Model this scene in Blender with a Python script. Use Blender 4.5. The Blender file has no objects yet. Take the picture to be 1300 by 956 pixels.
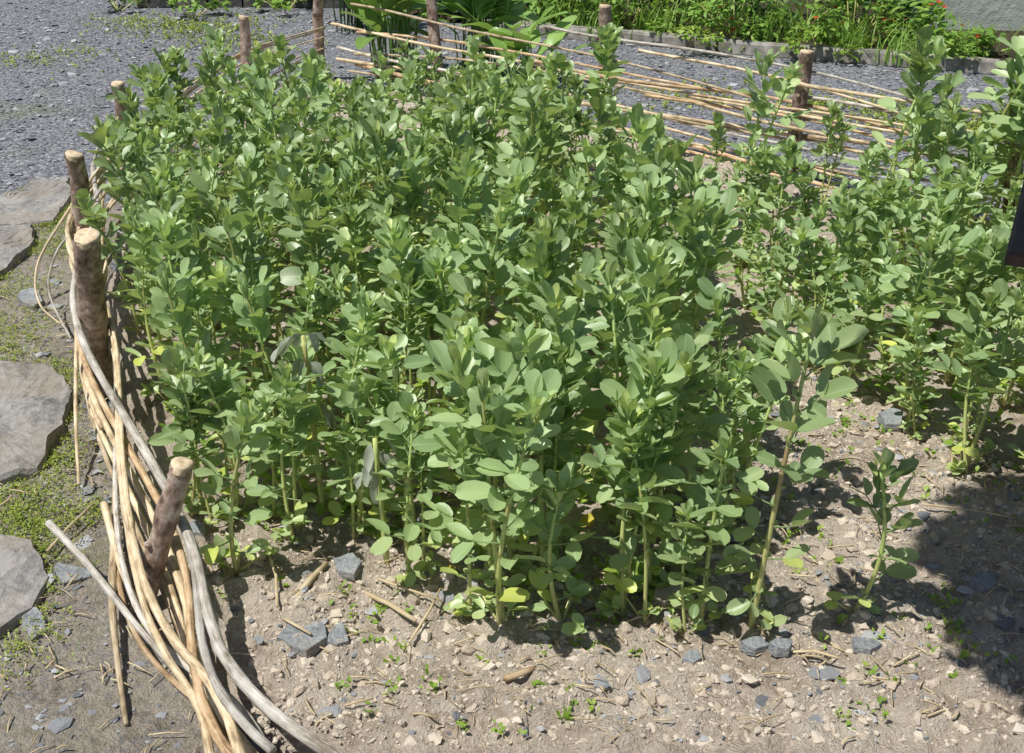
import bpy, math, random
import numpy as np
from mathutils import Vector, noise
random.seed(7); rng = np.random.default_rng(7)
C = bpy.context.scene.collection
PI = math.pi
H = 1.65; PITCH = math.radians(27); F = 1460.0
cp, sp = math.cos(PITCH), math.sin(PITCH)
def at(px, py, z=0.0):
    u = (px-650)/F; v = (478-py)/F
    dy = cp+v*sp; dz = -sp+v*cp
    t = (z-H)/dz
    return Vector((u*t, dy*t, z))
def R(a, b): return random.uniform(a, b)

# ------------------------------------------------------------------ materials
def nm(name):
    m = bpy.data.materials.new(name); m.use_nodes = True
    nt = m.node_tree; nt.nodes.clear()
    out = nt.nodes.new('ShaderNodeOutputMaterial')
    b = nt.nodes.new('ShaderNodeBsdfPrincipled')
    nt.links.new(b.outputs[0], out.inputs[0])
    return m, nt, b, out
def N(nt, t, **kw):
    n = nt.nodes.new(t)
    for k, v in kw.items(): setattr(n, k, v)
    return n
def ramp(nt, stops, src):
    r = N(nt, 'ShaderNodeValToRGB')
    e = r.color_ramp.elements
    while len(e) < len(stops): e.new(0.5)
    for el, (p, c) in zip(e, stops):
        el.position = p; el.color = (c[0], c[1], c[2], 1)
    nt.links.new(src, r.inputs[0]); return r.outputs[0]
def noise_tex(nt, scale, detail=6, rough=.6, vec=None):
    n = N(nt, 'ShaderNodeTexNoise'); n.inputs['Scale'].default_value = scale
    n.inputs['Detail'].default_value = detail; n.inputs['Roughness'].default_value = rough
    if vec is not None: nt.links.new(vec, n.inputs['Vector'])
    return n
def mixc(nt, fac, a, b, mode='MIX'):
    m = N(nt, 'ShaderNodeMix', data_type='RGBA', blend_type=mode)
    if isinstance(fac, (int, float)): m.inputs[0].default_value = fac
    else: nt.links.new(fac, m.inputs[0])
    for i, s in ((6, a), (7, b)):
        if isinstance(s, tuple): m.inputs[i].default_value = (*s, 1)
        else: nt.links.new(s, m.inputs[i])
    return m.outputs[2]
def math_n(nt, op, a, b):
    m = N(nt, 'ShaderNodeMath', operation=op)
    for i, s in enumerate((a, b)):
        if isinstance(s, (int, float)): m.inputs[i].default_value = s
        else: nt.links.new(s, m.inputs[i])
    return m.outputs[0]
def bump(nt, b, h, strength, dist):
    n = N(nt, 'ShaderNodeBump'); n.inputs['Strength'].default_value = strength
    n.inputs['Distance'].default_value = dist
    nt.links.new(h, n.inputs['Height']); nt.links.new(n.outputs[0], b.inputs['Normal'])
def obj_coord(nt):
    return N(nt, 'ShaderNodeTexCoord').outputs['Object']

def leaf_material(name, stops, trans, tfac=.32, rough=.46, spec=.4, vein=(.24, .36, .15), objvar=.3):
    m, nt, b, out = nm(name)
    a = N(nt, 'ShaderNodeAttribute', attribute_name='leaf')
    s = N(nt, 'ShaderNodeSeparateColor'); nt.links.new(a.outputs['Color'], s.inputs[0])
    oi = N(nt, 'ShaderNodeObjectInfo')
    base = ramp(nt, stops, s.outputs[0])
    dk = math_n(nt, 'ADD', math_n(nt, 'MULTIPLY', oi.outputs['Random'], objvar), 1-objvar*.5)
    hv = N(nt, 'ShaderNodeHueSaturation'); nt.links.new(dk, hv.inputs['Value']); nt.links.new(base, hv.inputs['Color'])
    mid = math_n(nt, 'LESS_THAN', s.outputs[2], .05)
    sv = math_n(nt, 'PINGPONG', math_n(nt, 'ADD', math_n(nt, 'MULTIPLY', s.outputs[1], 7), math_n(nt, 'MULTIPLY', s.outputs[2], -1.6)), .5)
    svm = math_n(nt, 'LESS_THAN', sv, .05)
    vm = math_n(nt, 'MAXIMUM', math_n(nt, 'MULTIPLY', mid, .5), math_n(nt, 'MULTIPLY', svm, .12))
    col = mixc(nt, vm, hv.outputs[0], vein)
    nt.links.new(col, b.inputs['Base Color'])
    b.inputs['Roughness'].default_value = rough
    b.inputs['Specular IOR Level'].default_value = spec
    t = N(nt, 'ShaderNodeBsdfTranslucent')
    tc = mixc(nt, .6, col, trans)
    nt.links.new(tc, t.inputs[0])
    mx = N(nt, 'ShaderNodeMixShader'); mx.inputs[0].default_value = tfac
    nt.links.new(b.outputs[0], mx.inputs[1]); nt.links.new(t.outputs[0], mx.inputs[2])
    nt.links.new(mx.outputs[0], out.inputs[0])
    return m
M = {}
M['bean_leaf'] = leaf_material('bean_leaf', [(0, (.20, .305, .14)), (.45, (.315, .43, .195)), (.8, (.44, .55, .27)), (.9, (.52, .61, .22)), (1, (.57, .64, .15))], (.64, .84, .12), .27, .40, .55, (.5, .61, .34), .42)
M['wild_leaf'] = leaf_material('wild_leaf', [(0, (.11, .23, .035)), (.5, (.2, .36, .06)), (1, (.32, .48, .1))], (.4, .6, .06), vein=(.24, .4, .1))
M['broad_leaf'] = leaf_material('broad_leaf', [(0, (.13, .25, .055)), (.5, (.22, .38, .09)), (1, (.33, .5, .14))], (.4, .6, .07), .3, .4, .5, vein=(.34, .48, .18))
M['dark_leaf'] = leaf_material('dark_leaf', [(0, (.03, .07, .02)), (.5, (.06, .135, .035)), (1, (.12, .23, .05))], (.16, .3, .03), vein=(.09, .18, .05))
M['wilt_leaf'] = leaf_material('wilt_leaf', [(0, (.38, .43, .32)), (1, (.5, .54, .44))], (.3, .35, .15), vein=(.5, .52, .42))
M['yellow_leaf'] = leaf_material('yellow_leaf', [(0, (.6, .5, .06)), (1, (.7, .6, .1))], (.6, .5, .1), vein=(.5, .4, .15))
M['weed'] = leaf_material('weed', [(0, (.16, .28, .04)), (.6, (.27, .43, .06)), (1, (.42, .55, .11))], (.4, .6, .06), vein=(.3, .45, .08))
M['moss'] = leaf_material('moss', [(0, (.11, .15, .02)), (.5, (.25, .33, .04)), (1, (.42, .47, .1))], (.35, .45, .05), tfac=.2, vein=(.27, .34, .07))
M['petal'] = leaf_material('petal', [(0, (.5, .035, .02)), (1, (.72, .12, .035))], (.7, .1, .05), vein=(.5, .08, .04))

def stem_material(name, stops, blotch, thr):
    m, nt, b, out = nm(name)
    a = N(nt, 'ShaderNodeAttribute', attribute_name='leaf')
    s = N(nt, 'ShaderNodeSeparateColor'); nt.links.new(a.outputs['Color'], s.inputs[0])
    g = ramp(nt, stops, s.outputs[1])
    oi = N(nt, 'ShaderNodeObjectInfo')
    nz = noise_tex(nt, 9, 3, .5, obj_coord(nt))
    f = math_n(nt, 'MULTIPLY', math_n(nt, 'GREATER_THAN', math_n(nt, 'ADD', nz.outputs[0], math_n(nt, 'MULTIPLY', oi.outputs['Random'], .25)), thr), .5)
    col = mixc(nt, f, g, blotch)
    nt.links.new(col, b.inputs['Base Color']); b.inputs['Roughness'].default_value = .45
    return m
M['bean_stem'] = stem_material('bean_stem', [(0, (.54, .52, .21)), (.5, (.53, .62, .21)), (1, (.38, .53, .19))], (.36, .22, .09), .73)
M['red_stem'] = stem_material('red_stem', [(0, (.52, .52, .2)), (.4, (.5, .5, .19)), (.55, (.42, .32, .15)), (1, (.38, .52, .19))], (.34, .2, .1), .62)

def wood_material(name, c1, c2, c3, stretch=(40, 40, 5), rough=.65, bstr=.5, var=.45):
    m, nt, b, out = nm(name)
    a = N(nt, 'ShaderNodeAttribute', attribute_name='leaf')
    s = N(nt, 'ShaderNodeSeparateColor'); nt.links.new(a.outputs['Color'], s.inputs[0])
    cb = N(nt, 'ShaderNodeCombineXYZ')
    nt.links.new(math_n(nt, 'MULTIPLY', s.outputs[1], stretch[2]), cb.inputs[0])
    nt.links.new(math_n(nt, 'MULTIPLY', s.outputs[2], stretch[0]), cb.inputs[1])
    nt.links.new(math_n(nt, 'MULTIPLY', s.outputs[0], 50), cb.inputs[2])
    n1 = noise_tex(nt, 1.0, 6, .65, cb.outputs[0])
    n2 = noise_tex(nt, 14, 5, .6, obj_coord(nt))
    f = math_n(nt, 'MULTIPLY', math_n(nt, 'ADD', n1.outputs[0], n2.outputs[0]), .5)
    col = ramp(nt, [(.38, c1), (.5, c2), (.62, c3)], f)
    oi = N(nt, 'ShaderNodeObjectInfo')
    hv = N(nt, 'ShaderNodeHueSaturation'); nt.links.new(math_n(nt, 'ADD', math_n(nt, 'MULTIPLY', oi.outputs['Random'], var), 1-var*.6), hv.inputs['Value'])
    nt.links.new(col, hv.inputs['Color'])
    nt.links.new(hv.outputs[0], b.inputs['Base Color']); b.inputs['Roughness'].default_value = rough
    bump(nt, b, f, bstr, .006)
    return m
M['rod_tan'] = wood_material('rod_tan', (.2, .12, .06), (.53, .37, .21), (.68, .54, .37), (6, 5, 18), .65, .9)
M['rod_straw'] = wood_material('rod_straw', (.26, .18, .1), (.62, .49, .31), (.79, .68, .5), (6, 5, 18), .65, .9)
M['rod_grey'] = wood_material('rod_grey', (.2, .16, .12), (.5, .46, .4), (.7, .67, .61), (6, 6, 18), .75, 1.0)
M['bark'] = wood_material('bark', (.10, .062, .046), (.31, .215, .165), (.58, .48, .40), (6, 5, 50), .75, 1.0)
M['dark_timber'] = wood_material('dark_timber', (.02, .011, .009), (.05, .028, .022), (.075, .045, .036), (30, 30, 3), .75, .3)
M['straw'] = wood_material('straw', (.3, .22, .12), (.52, .41, .25), (.65, .55, .38), (5, 5, 10), .7)
M['sleeper'] = wood_material('sleeper', (.1, .1, .08), (.24, .225, .2), (.4, .38, .35), (10, 10, 5), .85, .6)
def cut_mat():
    m, nt, b, out = nm('cut_wood')
    n = noise_tex(nt, 60, 5, .6, obj_coord(nt))
    nt.links.new(ramp(nt, [(.3, (.4, .28, .16)), (.55, (.66, .53, .36)), (.8, (.75, .64, .47))], n.outputs[0]), b.inputs['Base Color'])
    b.inputs['Roughness'].default_value = .8; bump(nt, b, n.outputs[0], .4, .004); return m
M['cut_wood'] = cut_mat()

def soil_mat(name, dark, mid, light, green=0.0):
    m, nt, b, out = nm(name)
    oc = obj_coord(nt)
    n1 = noise_tex(nt, 3.2, 8, .65, oc); n2 = noise_tex(nt, 38, 8, .7, oc); n3 = noise_tex(nt, 160, 4, .6, oc)
    f = math_n(nt, 'ADD', math_n(nt, 'MULTIPLY', n1.outputs[0], .5), math_n(nt, 'MULTIPLY', n2.outputs[0], .5))
    col = ramp(nt, [(.38, dark), (.48, mid), (.59, light)], f)
    if green:
        sp_ = N(nt, 'ShaderNodeTexVoronoi'); sp_.inputs['Scale'].default_value = 80; nt.links.new(oc, sp_.inputs['Vector'])
        sc = N(nt, 'ShaderNodeSeparateColor'); nt.links.new(sp_.outputs['Color'], sc.inputs[0])
        col = mixc(nt, math_n(nt, 'MULTIPLY', math_n(nt, 'GREATER_THAN', sc.outputs[0], .75), .5), col, (.3, .3, .31))
        n4 = noise_tex(nt, 1.6, 6, .7, oc)
        gm = N(nt, 'ShaderNodeMapRange'); gm.inputs[1].default_value = .54; gm.inputs[2].default_value = .66
        nt.links.new(n4.outputs[0], gm.inputs[0])
        col = mixc(nt, math_n(nt, 'MULTIPLY', gm.outputs[0], green), col, (.2, .21, .08))
    nt.links.new(col, b.inputs['Base Color']); b.inputs['Roughness'].default_value = .95
    b.inputs['Specular IOR Level'].default_value = .15
    hh = math_n(nt, 'ADD', math_n(nt, 'MULTIPLY', n2.outputs[0], 1.0), math_n(nt, 'MULTIPLY', n3.outputs[0], .45))
    bump(nt, b, hh, 1.0, .035)
    return m
M['soil'] = soil_mat('soil', (.40, .32, .245), (.65, .55, .445), (.80, .705, .595))
M['verge'] = soil_mat('verge', (.21, .175, .135), (.45, .395, .325), (.61, .55, .47), .5)
M['dark_soil'] = soil_mat('dark_soil', (.04, .03, .02), (.08, .06, .04), (.13, .1, .07))
def gravel_mat():
    m, nt, b, out = nm('slate_gravel')
    oc = obj_coord(nt)
    v = N(nt, 'ShaderNodeTexVoronoi'); v.inputs['Scale'].default_value = 55; nt.links.new(oc, v.inputs['Vector'])
    s = N(nt, 'ShaderNodeSeparateColor'); nt.links.new(v.outputs['Color'], s.inputs[0])
    c = ramp(nt, [(0, (.08, .085, .10)), (.5, (.165, .175, .205)), (.9, (.28, .29, .32)), (1, (.4, .39, .39))], s.outputs[0])
    n = noise_tex(nt, .8, 6, .65, oc)
    c = mixc(nt, math_n(nt, 'MULTIPLY', n.outputs[0], .35), c, (.21, .2, .19))
    g = N(nt, 'ShaderNodeMapRange'); g.inputs[1].default_value = .56; g.inputs[2].default_value = .66
    n2 = noise_tex(nt, .55, 8, .7, oc); nt.links.new(n2.outputs[0], g.inputs[0])
    c = mixc(nt, math_n(nt, 'MULTIPLY', g.outputs[0], .5), c, (.13, .16, .06))
    nt.links.new(c, b.inputs['Base Color']); b.inputs['Roughness'].default_value = .8
    bump(nt, b, math_n(nt, 'SUBTRACT', s.outputs[1], math_n(nt, 'MULTIPLY', v.outputs['Distance'], 1.5)), .8, .012)
    return m
M['gravel'] = gravel_mat()
def stone_mat(name, c1, c2, c3, sc=9, lichen=.5, attr=False):
    m, nt, b, out = nm(name)
    oc = obj_coord(nt)
    n1 = noise_tex(nt, sc, 9, .68, oc); n2 = noise_tex(nt, sc*7, 6, .65, oc)
    f = math_n(nt, 'ADD', math_n(nt, 'MULTIPLY', n1.outputs[0], .65), math_n(nt, 'MULTIPLY', n2.outputs[0], .35))
    if attr:
        a = N(nt, 'ShaderNodeAttribute', attribute_name='leaf')
        s = N(nt, 'ShaderNodeSeparateColor'); nt.links.new(a.outputs['Color'], s.inputs[0])
        f = math_n(nt, 'ADD', math_n(nt, 'MULTIPLY', f, .4), math_n(nt, 'MULTIPLY', s.outputs[0], .6))
        col = ramp(nt, [(.2, c1), (.5, c2), (.78, c3)], f)
    else:
        col = ramp(nt, [(.38, c1), (.5, c2), (.62, c3)], f)
    if lichen:
        n3 = noise_tex(nt, 22, 4, .5, oc)
        g = N(nt, 'ShaderNodeMapRange'); g.inputs[1].default_value = .6; g.inputs[2].default_value = .66
        nt.links.new(n3.outputs[0], g.inputs[0])
        col = mixc(nt, math_n(nt, 'MULTIPLY', g.outputs[0], lichen), col, (.46, .44, .39))
        n5 = noise_tex(nt, 4.5, 5, .6, oc)
        g2 = N(nt, 'ShaderNodeMapRange'); g2.inputs[1].default_value = .48; g2.inputs[2].default_value = .66
        nt.links.new(n5.outputs[0], g2.inputs[0])
        col = mixc(nt, math_n(nt, 'MULTIPLY', g2.outputs[0], .65), col, (.25, .205, .155))
    nt.links.new(col, b.inputs['Base Color']); b.inputs['Roughness'].default_value = .85
    bump(nt, b, f, 1.0, .03); return m
M['slab'] = stone_mat('slab', (.15, .145, .14), (.31, .3, .285), (.45, .435, .41), 8, .4)
M['slate'] = stone_mat('slate', (.2, .215, .23), (.33, .35, .37), (.48, .5, .51), 12, .25)
M['clod'] = stone_mat('clod', (.52, .43, .34), (.64, .545, .44), (.76, .67, .56), 40, 0, True)
M['chip'] = stone_mat('chip', (.14, .145, .16), (.28, .29, .31), (.46, .465, .48), 30, 0, True)
M['wallstone'] = stone_mat('wallstone', (.03, .03, .032), (.06, .06, .065), (.1, .1, .1), 6, .2)
M['pale_wall'] = stone_mat('pale_wall', (.38, .42, .39), (.45, .49, .45), (.52, .55, .51), 2, 0)

# ------------------------------------------------------------------ mesh helpers
class MB:
    def __init__(s): s.v = []; s.f = []; s.c = []
    def mesh(s, name, smooth=True):
        me = bpy.data.meshes.new(name); me.from_pydata([tuple(p) for p in s.v], [], s.f)
        if s.c:
            a = me.attributes.new('leaf', 'FLOAT_COLOR', 'POINT')
            arr = np.ones((len(s.v), 4), dtype=np.float32); arr[:, :3] = np.array(s.c, dtype=np.float32)
            a.data.foreach_set('color', arr.ravel())
        if smooth: me.polygons.foreach_set('use_smooth', [True]*len(me.polygons))
        me.update(); return me
def link(name, me, mat=None, parent=None):
    o = bpy.data.objects.new(name, me); C.objects.link(o)
    if mat is not None and not me.materials: me.materials.append(mat)
    if parent is not None: o.parent = parent
    return o
def tag(o, label=None, cat=None, group=None, kind=None):
    if label: o['label'] = label
    if cat: o['category'] = cat
    if group: o['group'] = group
    if kind: o['kind'] = kind
    return o
def thing(name, label, cat, loc=(0, 0, 0), group=None, rz=0):
    o = bpy.data.objects.new(name, None); o.empty_display_size = .1; C.objects.link(o)
    o.location = loc; o.rotation_euler = (0, 0, rz)
    return tag(o, label, cat, group)
def tube(mb, pts, rads, n=8, rnd=None, wob=0.0, cap=True, square=False):
    pts = [Vector(p) for p in pts]; k = len(pts)
    if rnd is None: rnd = random.random()
    b0 = len(mb.v); ref = Vector((0, 0, 1)) if abs((pts[-1]-pts[0]).normalized().z) < .8 else Vector((1, 0, 0))
    L = 0
    for i, p in enumerate(pts):
        t = (pts[min(i+1, k-1)]-pts[max(i-1, 0)]).normalized()
        x = ref.cross(t).normalized(); y = t.cross(x)
        if i: L += (p-pts[i-1]).length
        r = rads[i] if isinstance(rads, (list, tuple)) else rads
        for j in range(n):
            a = 2*PI*j/n
            rr = r*(1+wob*noise.noise(Vector((math.cos(a)*1.3+rnd*40, math.sin(a)*1.3, L*14))))
            if square and j % 2: rr *= .86
            mb.v.append(p+x*(math.cos(a)*rr)+y*(math.sin(a)*rr))
            mb.c.append((rnd, L, abs(2*j/n-1)))
    for i in range(k-1):
        for j in range(n):
            a = b0+i*n+j; b = b0+i*n+(j+1) % n
            mb.f.append((a, b, b+n, a+n))
    if cap:
        mb.f.append(tuple(b0+j for j in reversed(range(n))))
        mb.f.append(tuple(b0+(k-1)*n+j for j in range(n)))
def leaflet(mb, base, d, nrm, L, W, fold=.25, curl=0.0, rnd=.5, nu=6, nv=4, p=1.18, ex=.44, wob=.04):
    d = d.normalized(); y = nrm.cross(d)
    if y.length < 1e-4: y = Vector((1, 0, 0)).cross(d)
    y.normalize(); z = d.cross(y)
    b0 = len(mb.v); ph = R(0, 6)
    for i in range(nu+1):
        u = .5-.5*math.cos(PI*i/nu) if nu > 4 else i/nu
        w = W*.5*max(math.sin(PI*min(1, u**p)), 0)**ex+.0006
        for j in range(nv+1):
            v = 2*j/nv-1
            zz = fold*abs(v)**1.3*w*(1-.3*u)+curl*L*u*u+wob*W*math.sin(u*6+ph+v*1.5)*abs(v)
            mb.v.append(base+d*(L*u)+y*(v*w*(1-.25*fold))+z*zz)
            mb.c.append((rnd, u, abs(v)))
    for i in range(nu):
        for j in range(nv):
            a = b0+i*(nv+1)+j
            mb.f.append((a, a+1, a+nv+2, a+nv+1))
UP = Vector((0, 0, 1))
def sph(a, e): return Vector((math.cos(a)*math.cos(e), math.sin(a)*math.cos(e), math.sin(e)))
def compound_leaf(mb, p, a, e, pairs, L, rnd, rl=None):
    r = sph(a, e); rl = rl or (.020+.018*pairs)*R(.85, 1.3)*(L/.06)
    pts = [p, p+r*rl*.5+Vector((0, 0, -.002)), p+r*rl]
    tube(mb, pts, [.0022, .0018, .0012], 4, rnd*.5, cap=False)
    for j in range(pairs):
        q = p+r*rl*((j+1.0)/pairs)
        for s in (-1, 1):
            la = a+s*math.radians(R(28, 76)); le = e*R(.35, 1.05)+R(-.35, .4)
            d = sph(la, le)
            roll = UP+sph(a+PI, 0)*math.sin(max(e, 0))*.7+Vector((R(-.65, .65), R(-.65, .65), 0))
            l = L*R(.72, 1.15)*(1-.1*(pairs-1-j) if pairs > 2 else 1)
            leaflet(mb, q, d, roll, l, l*R(.57, .74), R(.1, .62), R(-.18, .15), min(1, max(0, rnd+R(-.25, .25))))
def make_bean(h, seed, kind='tall'):
    random.seed(seed)
    skip = {'tall': .50, 'small': .1, 'hero': .1}[kind]
    st = MB(); fo = MB()
    lean = Vector((R(-.08, .08), R(-.08, .08), 0)); bow = Vector((R(-.03, .03), R(-.03, .03), 0))
    def P(t): return lean*(t*t)*h/.6+bow*math.sin(PI*t)+UP*(h*t)
    n = 14; r0 = R(.0057, .0073)*(h/.6)**.5
    lf = (h/.6)**.6*(.88 if kind == 'hero' else 1)
    b0 = len(st.v)
    tube(st, [P(i/n) for i in range(n+1)], [r0*(1.05-.55*i/n) for i in range(n+1)], 8, R(0, 1), cap=True, square=True)
    for k in range(b0, len(st.v)):
        st.c[k] = (st.c[k][0], min(1, st.c[k][1]/h), st.c[k][2])
    az = R(0, 6.28); t = R(.06, .12)
    while t < .93:
        p = P(t)
        if not (t < .45 and random.random() < skip):
            e = math.radians(-8+72*t+R(-16, 16))
            pairs = 1 if t < .45 else (random.choice((1, 1, 2)) if t < .72 else random.choice((1, 2, 2)))
            L = (.048 if t < .2 else .060+.012*math.sin(PI*t))*R(.78, 1.15)*lf
            rnd = .2+.42*random.random()+(.3 if t < .3 else 0)
            compound_leaf(fo, p, az, e, pairs, L, rnd)
            for s in (-1, 1):
                leaflet(fo, p, sph(az+s*1.0, .6), sph(az, .2)+UP, .018*lf, .012*lf, .2, 0, rnd, 3, 2)
        az += PI*R(.75, 1.25)+.35; t += (.045 if t > .55 else .058)*R(.85, 1.2)*(.6/h)**.6
    top = P(.95)
    for k in range(random.randint(9, 13)):
        e = math.radians(R(30, 85)); a = k*2.4+R(-.4, .4); d = sph(a, e)
        l = R(.030, .056)*lf
        leaflet(fo, top+d*R(.004, .02)+UP*R(-.03, .02), d, UP+sph(a+PI, 0)*1.2+Vector((R(-.3, .3), R(-.3, .3), 0)), l, l*R(.48, .68), R(.3, .8), R(-.1, .25), R(.5, .95))
    for k in range(random.randint(1, 4)):
        a = R(0, 6.28); e = R(.5, 1.1); l = R(.04, .13)*lf
        q = sph(a, e)*l
        tube(st, [Vector((0, 0, .004)), q*.5, q], [.003, .0028, .002], 5, R(0, 1))
        for j in range(random.randint(3, 6)):
            aa = R(0, 6.28); leaflet(fo, q*R(.7, 1), sph(aa, R(0, .9)), UP+Vector((R(-.4, .4), R(-.4, .4), 0)), R(.025, .05), R(.018, .036), .2, R(-.2, .1), R(.7, 1), 4, 4)
    return st.mesh('stem'), fo.mesh('foliage')
tall = [make_bean(R(.56, .68), 100+i) for i in range(16)]
small = [make_bean(R(.30, .38), 200+i, 'small') for i in range(4)]
herov = [make_bean(.62, 301, 'hero'), make_bean(.62, 302, 'hero')]
herov[0][0].materials.append(M['red_stem']); herov[0][1].materials.append(M['bean_leaf'])
for s_, f_ in tall+small+herov[1:]:
    s_.materials.append(M['bean_stem']); f_.materials.append(M['bean_leaf'])
random.seed(11)
def bean(loc, scale, label, group=None, stems=None, pool=tall, lean=(0, 0), rz=None, wide=1.0):
    root = thing('broad_bean_plant', label, 'bean plant', loc, group, R(0, 6.28) if rz is None else rz)
    n = stems or random.choice((2, 2, 3))
    for i in range(n):
        s_, f_ = random.choice(pool)
        off = Vector((0, 0, 0)) if i == 0 else Vector((R(-.05, .05), R(-.05, .05), 0))
        rot = (lean[1]+(R(-.14, .14) if i or not any(lean) else 0), lean[0]+(R(-.14, .14) if i or not any(lean) else 0), R(0, 6.28))
        sc = scale*(1 if i == 0 else R(.65, 1.0))
        for nm_, me in (('stem', s_), ('foliage', f_)):
            o = link(nm_, me, None, root)
            o.location = off
            o.rotation_euler = rot; o.scale = (sc*wide, sc*wide, sc)
    return root
# ------------------------------------------------------------------ the ground
def poly_in(x, y, poly):
    c = False; j = len(poly)-1
    for i in range(len(poly)):
        xi, yi = poly[i][0], poly[i][1]; xj, yj = poly[j][0], poly[j][1]
        if (yi > y) != (yj > y) and x < (xj-xi)*(y-yi)/(yj-yi)+xi: c = not c
        j = i
    return c
def poly_in_np(X, Y, poly):
    c = np.zeros(X.shape, bool); j = len(poly)-1
    for i in range(len(poly)):
        xi, yi = poly[i][0], poly[i][1]; xj, yj = poly[j][0], poly[j][1]
        if yi != yj:
            c ^= ((yi > Y) != (yj > Y)) & (X < (xj-xi)*(Y-yi)/(yj-yi)+xi)
        j = i
    return c
def poly_dist_np(X, Y, poly):
    d = np.full(X.shape, 1e9)
    for i in range(len(poly)):
        ax, ay = poly[i][0], poly[i][1]; bx, by = poly[(i+1) % len(poly)][0], poly[(i+1) % len(poly)][1]
        vx, vy = bx-ax, by-ay; l2 = vx*vx+vy*vy+1e-12
        t = np.clip(((X-ax)*vx+(Y-ay)*vy)/l2, 0, 1)
        d = np.minimum(d, np.hypot(X-ax-t*vx, Y-ay-t*vy))
    return np.where(poly_in_np(X, Y, poly), d, -d)
def sheet(name, poly, res, zf, mat, label, cat, edge=.06, drop=.03):
    xs = [p[0] for p in poly]; ys = [p[1] for p in poly]
    X, Y = np.meshgrid(np.arange(min(xs)-.1, max(xs)+.1, res), np.arange(min(ys)-.1, max(ys)+.1, res))
    D = poly_dist_np(X, Y, poly)
    jit = np.array([noise.noise(Vector((x*5, y*5, 3.3))) for x, y in zip(X.ravel(), Y.ravel())]).reshape(X.shape)*.05
    D = D+jit
    Z = np.array([zf(x, y) for x, y in zip(X.ravel(), Y.ravel())]).reshape(X.shape)
    k = np.clip(D/edge, -1, 1); Z = np.where(k > 0, Z*k+.004, .004+k*drop)
    ny, nx = X.shape
    idx = np.arange(nx*ny).reshape(ny, nx)
    keep = (D[:-1, :-1] > -edge) & (D[1:, 1:] > -edge) & (D[1:, :-1] > -edge) & (D[:-1, 1:] > -edge)
    q = np.stack([idx[:-1, :-1], idx[:-1, 1:], idx[1:, 1:], idx[1:, :-1]], -1)[keep]
    me = bpy.data.meshes.new(name); me.from_pydata(np.stack([X, Y, Z], -1).reshape(-1, 3).tolist(), [], q.tolist())
    me.polygons.foreach_set('use_smooth', [True]*len(me.polygons))
    o = link(name, me, mat); return tag(o, label, cat, None, 'structure')
g = MB(); S = 90; n = 6
for j in range(n+1):
    for i in range(n+1): g.v.append((-S+2*S*i/n, -S+2*S*j/n, -.004))
for j in range(n):
    for i in range(n): a = j*(n+1)+i; g.f.append((a, a+1, a+n+2, a+n+1))
tag(link('ground', g.mesh('ground'), M['gravel']), 'blue grey slate gravel yard around the bean bed', 'ground', None, 'structure')

stakes_px = [((180, 775), (232, 590), .36, .026), ((128, 500), (108, 302), .55, .039), ((120, 384), (95, 197), .58, .031),
             ((172, 262), (150, 107), .55, .030), ((316, 146), (310, 22), .54, .030), ((405, 100), (403, -22), .60, .034),
             ((560, 130), (545, -22), .66, .033), ((768, 176), (768, 8), .68, .034), ((1001, 231), (1024, 66), .60, .034), ((1282, 302), (1292, 110), .62, .034)]
ST = []
for b, t, h, r in stakes_px:
    B = at(*b); T = at(t[0], t[1], h); ST.append((B, T, h, r))
bedpoly = [(.02, 1.0)]+[(-.40, 1.62)]+[(s[0].x+.03*(1 if i < 4 else 0), s[0].y) for i, s in enumerate(ST)]+[(3.2, 3.3), (3.6, 2.2), (3.2, 1.0)]
def fb(x, y, s, o=0): return noise.fractal(Vector((x*s, y*s, o)), 1.0, 2.0, 4)
def soilz(x, y): return .03+.012*fb(x, y, 3)+.020*fb(x, y, 10, 4)+.018*fb(x, y, 26, 8)
def vergez(x, y): return .012+.012*fb(x, y, 4)+.010*fb(x, y, 14, 4)
sheet('bed_soil', bedpoly, .014, soilz, M['soil'], 'dry crumbly pinkish brown soil of the bean bed', 'soil')
vergepoly = [(-3.2, .9), (-.0, .9), (-.45, 1.62)]+[(ST[i][0].x, ST[i][0].y) for i in range(4)]+[(-1.95, 5.0), (-2.1, 4.5), (-2.5, 4.3), (-3.2, 4.2)]
sheet('verge', vergepoly, .03, vergez, M['verge'], 'gritty mossy verge between the stone slabs and the woven edging', 'verge')

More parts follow.
